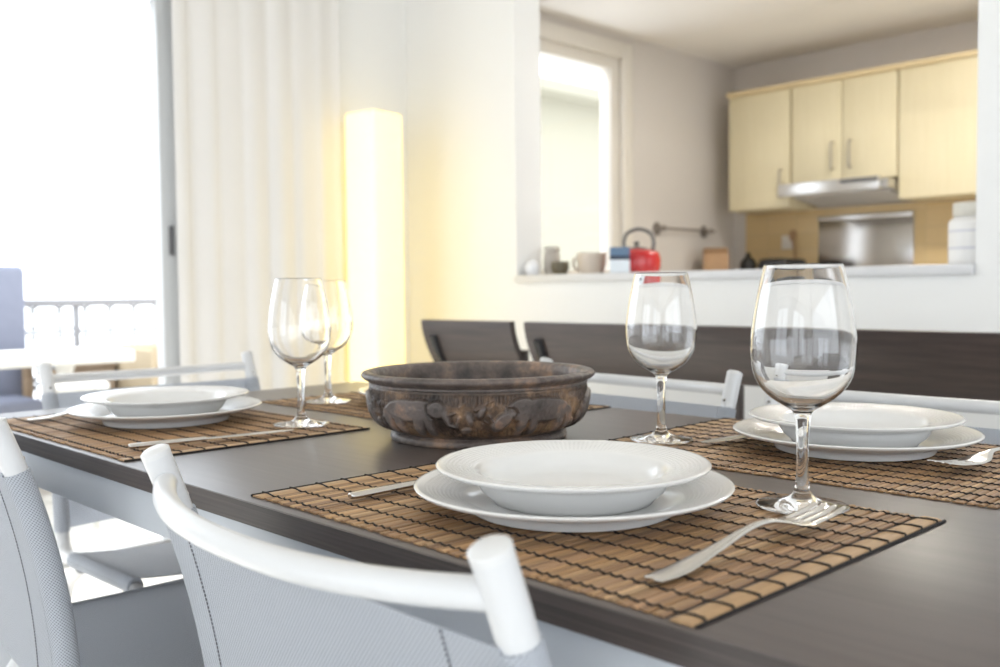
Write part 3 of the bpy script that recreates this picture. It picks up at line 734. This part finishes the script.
at = bowl.data.attributes.new('relief', 'FLOAT', 'POINT'); at.data.foreach_set('value', vals)
tag(bowl, 'round dark wooden bowl carved with an elephant and other animals', 'bowl', None, (-1.008, 0.944, TZ + 0.0002))

# ------------------------------------------------------------------ kitchen
FY = 5.25
def cabinet(label, x0, x1, z0, z1, doors, group='pale wooden wall cabinets'):
    t = thing('wall_cabinet', label, 'cabinet', ((x0 + x1) / 2, KY, z0), 0, group)
    L = (x1 - x0) / 2; H = z1 - z0
    bm = B(); box(bm, -L, L, FY - KY + 0.02, -0.001, 0, H, 0.001); obj('cabinet_body', bm, M['cab'], t)
    w = 2 * L / len(doors)
    for k, hs in enumerate(doors):
        a = -L + w * k + 0.003; b = -L + w * (k + 1) - 0.003
        bm = B(); box(bm, a, b, FY - KY - 0.001, FY - KY + 0.019, 0.002, H - 0.003, 0.002); d = obj('door', bm, M['cab'], t)
        if hs:
            hx_ = b - 0.05 if hs > 0 else a + 0.05
            bm = B(); tube(bm, fillet([(hx_, FY - KY, 0.075), (hx_, FY - KY - 0.03, 0.075), (hx_, FY - KY - 0.03, 0.225), (hx_, FY - KY, 0.225)], 0.012), 0.0065, 10); obj('handle', bm, M['handle'], d)
    return t
ZC = TZ + 0.690; ZT = TZ + 1.395
cabinet('pale wooden wall cabinet in the kitchen corner, left of the hood', -3.290, -2.872, ZC, ZT, [1])
cabinet('pale wooden two door wall cabinet above the extractor hood', -2.862, -2.232, ZC + 0.125, ZT, [1, -1])
cabinet('pale wooden wall cabinet right of the extractor hood', -2.224, -1.50, ZC, ZT, [0])
cabinet('pale wooden wall cabinet at the far right, mostly behind the wall', -1.496, -0.8, ZC, ZT, [0])
bm = B(); box(bm, -3.295, -0.8, FY - 0.025, KY, ZT, ZT + 0.028, 0.006)
struct('trim_4', bm, M['cabtrim'])

hd = thing('range_hood', 'slim steel extractor hood under the kitchen wall cabinet', 'hood', (-2.547, KY, ZC + 0.012))
bm = B(); L = 0.315
vs = [(-L, -0.002, 0.0), (-L, -0.36, 0.045), (-L, -0.44, 0.050), (-L, -0.44, 0.095), (-L, -0.002, 0.104)]
A = [bm.verts.new(v) for v in vs]; D = [bm.verts.new((L, v[1], v[2])) for v in vs]
for k in range(5): bm.faces.new((A[k], A[(k + 1) % 5], D[(k + 1) % 5], D[k]))
bm.faces.new(A[::-1]); bm.faces.new(D); obj('hood_body', bm, M['hood'], hd)
bm = B(); box(bm, -L - 0.012, L - 0.035, -0.475, -0.44, 0.036, 0.112, 0.006); obj('visor', bm, M['hood'], hd)
bm = B(); t = bmesh.new(); box(t, -L + 0.03, L - 0.03, -0.36, -0.04, -0.006, 0.0); merge(bm, t, rot('X', -math.atan2(0.045, 0.358), (0, -0.002, 0))); obj('filter', bm, M['filt'], hd)
bm = B(); box(bm, 0.06, 0.27, -0.478, -0.474, 0.084, 0.106, 0.001); obj('control_panel', bm, M['lock'], hd)
sp = thing('splashback', 'brushed steel splashback panel behind the cooker on the tan tiles', 'splashback', (-2.556, KY - 0.013, TZ + 0.16))
bm = B(); box(bm, -0.292, 0.292, -0.006, 0, 0, 0.455, 0.001); obj('panel', bm, M['bsteel'], sp)
bm = B(); box(bm, -0.292, 0.292, -0.020, 0, 0.455, 0.485, 0.003); obj('top_lip', bm, M['hood'], sp)
so = thing('wall_socket', 'pale square wall socket on the tan tiles left of the splashback', 'socket', (-3.055, KY - 0.013, TZ + 0.455))
bm = B(); box(bm, -0.043, 0.043, -0.010, 0, 0, 0.086, 0.004); obj('plate', bm, M['socket'], so)
bm = B(); lathe(bm, [(0, 0), (0.022, 0), (0.024, 0.003), (0.020, 0.004), (0, 0.003)], 24)
bmesh.ops.transform(bm, matrix=Matrix.Translation((0, -0.010, 0.043)) @ Matrix.Rotation(PI / 2, 4, 'X'), verts=bm.verts[:]); obj('socket_face', bm, M['socket'], so)
kc = thing('kitchen_counter', 'pale kitchen counter along the tiled back wall, below the cabinets', 'counter', (-2.1, 5.27, 0))
bm = B(); box(bm, -1.34, 1.4, -0.30, 0.297, 0.86, 0.90, 0.004); obj('worktop', bm, M['worktop'], kc)
bm = B(); box(bm, -1.33, 1.4, -0.27, 0.296, 0.0, 0.86, 0.004); obj('base', bm, M['cab'], kc)
# things on the counter
tr = thing('towel_rail', 'dark metal wall rail with two round ends by the kitchen window', 'rail', (WX, 4.965, TZ + 0.572))
bm = B(); tube(bm, [(0.05, -0.30, 0), (0.05, 0.30, 0)], 0.008, 12); obj('rod', bm, M['railm'], tr)
for y in (-0.255, 0.245):
    bm = B(); lathe(bm, [(0, 0), (0.038, 0), (0.04, 0.004), (0.036, 0.009), (0.012, 0.012), (0.010, 0.05), (0.018, 0.055), (0.016, 0.064), (0, 0.066)], 24)
    bmesh.ops.transform(bm, matrix=Matrix.Translation((0, y, 0)) @ Matrix.Rotation(PI / 2, 4, 'Y'), verts=bm.verts[:]); obj('bracket', bm, M['railm'], tr)
kb = thing('knife_block', 'brown wooden knife block in the kitchen corner near the wall rail', 'knife block', (-3.26, 5.06, 0.90), math.radians(35))
bm = B()
A = [bm.verts.new(v) for v in ((-0.075, -0.09, 0), (-0.075, 0.10, 0), (-0.075, 0.10, 0.315), (-0.075, -0.02, 0.27))]; D = [bm.verts.new((0.075, v.co.y, v.co.z)) for v in A]
for k in range(4): bm.faces.new((A[k], A[(k + 1) % 4], D[(k + 1) % 4], D[k]))
bm.faces.new(A[::-1]); bm.faces.new(D); bmesh.ops.bevel(bm, geom=bm.edges[:], offset=0.006, segments=2, affect='EDGES'); obj('block', bm, M['brownwood'], kb)
pm = thing('coffee_press', 'black coffee press on the kitchen counter by the corner', 'coffee press', (-3.17, 5.28, 0.90))
bm = B(); lathe(bm, [(0, 0), (0.045, 0), (0.05, 0.01), (0.05, 0.20), (0.046, 0.225), (0.02, 0.25), (0.012, 0.262), (0.016, 0.275), (0, 0.285)], 28); obj('body', bm, M['blackmetal'], pm)
bm = B(); tube(bm, catmull([(0.048, 0, 0.06), (0.09, 0, 0.08), (0.09, 0, 0.18), (0.048, 0, 0.2)], 6), 0.008, 8); obj('handle', bm, M['blackmetal'], pm)
tt = thing('toaster', 'black toaster on the kitchen counter left of the splashback', 'toaster', (-2.93, 5.27, 0.90))
bm = B(); box(bm, -0.10, 0.10, -0.13, 0.13, 0.01, 0.235, 0.03, 3); obj('body', bm, M['blackmetal'], tt)
bm = B(); box(bm, -0.04, -0.015, -0.10, 0.10, 0.228, 0.237); box(bm, 0.015, 0.04, -0.10, 0.10, 0.228, 0.237); obj('slot', bm, M['greyh'], tt)
bm = B(); box(bm, -0.012, 0.012, -0.145, -0.128, 0.12, 0.14, 0.004); obj('lever', bm, M['greyh'], tt)
sn = thing('wooden_spoon', 'brown wooden spoon leaning on the tiles under the socket', 'spoon', (-2.98, 5.545, 0.90))
bm = B(); tube(bm, [(0.05, -0.06, 0.0), (-0.03, 0.0, 0.36)], 0.008, 8); obj('handle', bm, M['brownwood'], sn)
bm = B(); lathe(bm, [(0, -0.035), (0.018, -0.028), (0.026, 0), (0.018, 0.028), (0, 0.035)], 16)
for v in bm.verts: v.co.y *= 0.3
bmesh.ops.transform(bm, matrix=Matrix.Translation((-0.037, 0.004, 0.39)), verts=bm.verts[:]); obj('spoon_head', bm, M['brownwood'], sn)

# things on the pass-through ledge
LZ = OZ0 + 0.0305; LY = 3.02
kt = thing('kettle', 'red enamel kettle with a tall dark hoop handle on the ledge', 'kettle', (-2.330, 3.05, LZ), math.radians(127))
bm = B(); lathe(bm, [(0, 0)] + smooth_prof([(0.080, 0.0), (0.090, 0.008), (0.094, 0.03), (0.093, 0.062), (0.084, 0.084), (0.050, 0.096), (0.044, 0.097)], 4) + [(0, 0.099)], 40); obj('kettle_body', bm, M['red'], kt)
bm = B(); lathe(bm, [(0.044, 0.094), (0.042, 0.101), (0.012, 0.106), (0.006, 0.110), (0.012, 0.119), (0.010, 0.126), (0, 0.128)], 24); obj('lid', bm, M['greyh'], kt)
bm = B(); pts = catmull([(0.080, 0, 0.05), (0.112, 0, 0.066), (0.132, 0, 0.090)], 6); tube(bm, pts, [0.020 - 0.010 * k / (len(pts) - 1) for k in range(len(pts))], 14); obj('spout', bm, M['red'], kt)
bm = B(); tube(bm, catmull([(-0.02, 0.046, 0.086), (-0.02, 0.050, 0.125), (-0.02, 0.036, 0.158), (-0.02, -0.008, 0.174), (-0.02, -0.052, 0.158), (-0.02, -0.066, 0.125), (-0.02, -0.062, 0.084)], 6), 0.0075, 10); obj('hoop_handle', bm, M['greyh'], kt)
cb = thing('milk_carton', 'small blue and white carton standing left of the red kettle', 'carton', (-2.300, 2.905, LZ), math.radians(38))
bm = B(); box(bm, -0.038, 0.038, -0.034, 0.034, 0, 0.058, 0.003); obj('carton_body', bm, M['carton'], cb)
bm = B(); box(bm, -0.0384, 0.0384, -0.0344, 0.0344, 0.050, 0.066, 0.001); obj('band', bm, M['navy'], cb)
bm = B(); A = [bm.verts.new(v) for v in ((-0.038, -0.034, 0.066), (0.038, -0.034, 0.066), (0.038, 0.034, 0.066), (-0.038, 0.034, 0.066))]; D = [bm.verts.new((-0.038, 0, 0.100)), bm.verts.new((0.038, 0, 0.100))]
bm.faces.new(A); bm.faces.new((A[0], A[1], D[1], D[0])); bm.faces.new((A[2], A[3], D[0], D[1])); bm.faces.new((A[1], A[2], D[1])); bm.faces.new((A[3], A[0], D[0])); obj('gable_top', bm, M['blue'], cb)
def mug(name, label, x, y, prof, m, handle=None, cat='cup'):
    t = thing(name, label, cat, (x, y, LZ))
    bm = B(); lathe(bm, prof, 32); obj('vessel', bm, m, t)
    if handle:
        r, z0, z1 = handle; bm = B(); tube(bm, catmull([(r * 0.72, r * 0.72, z0), (r * 0.72 + 0.022, r * 0.72 + 0.022, z0 + 0.008), (r * 0.72 + 0.022, r * 0.72 + 0.022, z1 - 0.008), (r * 0.72, r * 0.72, z1)], 6), 0.006, 8); obj('handle', bm, m, t)
    return t
def cup_prof(r0, r1, h, t=0.004): return [(0, 0), (r0, 0), (r1, h * 0.5), (r1, h - 0.002), (r1 - t / 2, h), (r1 - t, h - 0.002), (r1 - t, h * 0.5), (r0 - t, t), (0, t)]
mug('sugar_pot', 'small rounded white pot at the left end of the ledge', -2.712, 2.85, [(0, 0)] + smooth_prof([(0.020, 0), (0.028, 0.012), (0.030, 0.030), (0.026, 0.046), (0.016, 0.057), (0.006, 0.060)], 4) + [(0, 0.061)], M['ceramic'], cat='pot')
mug('storage_pot', 'tall taupe ceramic pot on the ledge beside the small white pot', -2.675, 2.93, [(0, 0), (0.031, 0), (0.035, 0.02), (0.033, 0.085), (0.028, 0.092), (0.032, 0.097), (0.032, 0.112), (0.028, 0.116), (0, 0.118)], M['stone'], cat='pot')
mug('small_bowl', 'low dark olive bowl on the ledge beneath the kitchen window', -2.595, 2.89, cup_prof(0.026, 0.037, 0.052), M['olive'], cat='bowl')
mug('mug', 'wide beige mug on the ledge left of the carton', -2.462, 2.93, cup_prof(0.048, 0.058, 0.084), M['beige'], (0.056, 0.02, 0.068), cat='mug').rotation_euler.z = 2.4
jr = thing('supplement_jar', 'large white plastic jar at the right end of the ledge', 'jar', (-1.036, LY - 0.06, LZ))
bm = B(); lathe(bm, smooth_prof([(0.058, 0), (0.062, 0.006), (0.063, 0.03), (0.063, 0.115), (0.060, 0.128), (0.048, 0.140)], 3) + [(0.046, 0.143), (0, 0.143)], 48); lathe(bm, [(0, 0), (0.058, 0)], 48); bmesh.ops.remove_doubles(bm, verts=bm.verts[:], dist=1e-5); obj('jar_body', bm, M['jar'], jr)
bm = B(); lathe(bm, [(0.050, 0.141), (0.052, 0.146), (0.052, 0.178), (0.048, 0.182), (0, 0.182)], 48); obj('lid', bm, M['jarlid'], jr)
bm = B()
for z in (0.045, 0.095):
    lathe(bm, [(0.0634, z), (0.0634, z + 0.006)], 48)
obj('label_print', bm, M['label'], jr)

# ------------------------------------------------------------------ light
w = bpy.data.worlds.new('sky'); S.world = w; w.use_nodes = True
bg = w.node_tree.nodes['Background']; bg.inputs['Color'].default_value = (0.87, 0.935, 1.0, 1); bg.inputs['Strength'].default_value = 1.6
sun = bpy.data.lights.new('sun', 'SUN'); sun.energy = 2.3; sun.angle = math.radians(1.2); sun.color = (1.0, 0.97, 0.92)
so_ = bpy.data.objects.new('sun', sun); C.objects.link(so_)
so_.rotation_euler = Vector((0.70, 0.10, -0.72)).to_track_quat('-Z', 'Y').to_euler(); so_.location = (-8, 0, 8)
kl = bpy.data.lights.new('kitchen_fill_light', 'AREA'); kl.energy = 62; kl.shape = 'DISK'; kl.size = 0.5; kl.color = (1.0, 0.95, 0.87)  # unseen fill lamp added to brighten the kitchen, no fixture modelled
ko = bpy.data.objects.new('kitchen_fill_light', kl); C.objects.link(ko); ko.location = (-1.6, 4.2, CE - 0.03)

# ------------------------------------------------------------------ camera
cam = bpy.data.cameras.new('camera'); co = bpy.data.objects.new('camera', cam); C.objects.link(co); S.camera = co
FPX = 955.27; yaw, pitch, rl_ = -0.794930836, 0.0449010877, -0.00983348462
f = Vector((math.sin(yaw) * math.cos(pitch), math.cos(yaw) * math.cos(pitch), -math.sin(pitch)))
r = Vector((math.cos(yaw), -math.sin(yaw), 0)); u = r.cross(f)
r2 = r * math.cos(rl_) + u * math.sin(rl_); u2 = -r * math.sin(rl_) + u * math.cos(rl_)
mw = Matrix(((r2.x, u2.x, -f.x, 0), (r2.y, u2.y, -f.y, 0), (r2.z, u2.z, -f.z, TZ + 0.21), (0, 0, 0, 1)))
co.matrix_world = mw
cam.sensor_width = 36; cam.lens = FPX * 36 / 1000; cam.clip_start = 0.02; cam.clip_end = 100
cam.dof.use_dof = True; cam.dof.focus_distance = 1.04; cam.dof.aperture_fstop = 5.0

S.view_settings.view_transform = 'Standard'; S.view_settings.look = 'None'; S.view_settings.gamma = 1; S.view_settings.exposure = 1.14
S.view_settings.use_curve_mapping = False
S.cycles.max_bounces = 14; S.cycles.transmission_bounces = 10; S.cycles.glossy_bounces = 6; S.cycles.diffuse_bounces = 6; S.cycles.transparent_max_bounces = 8
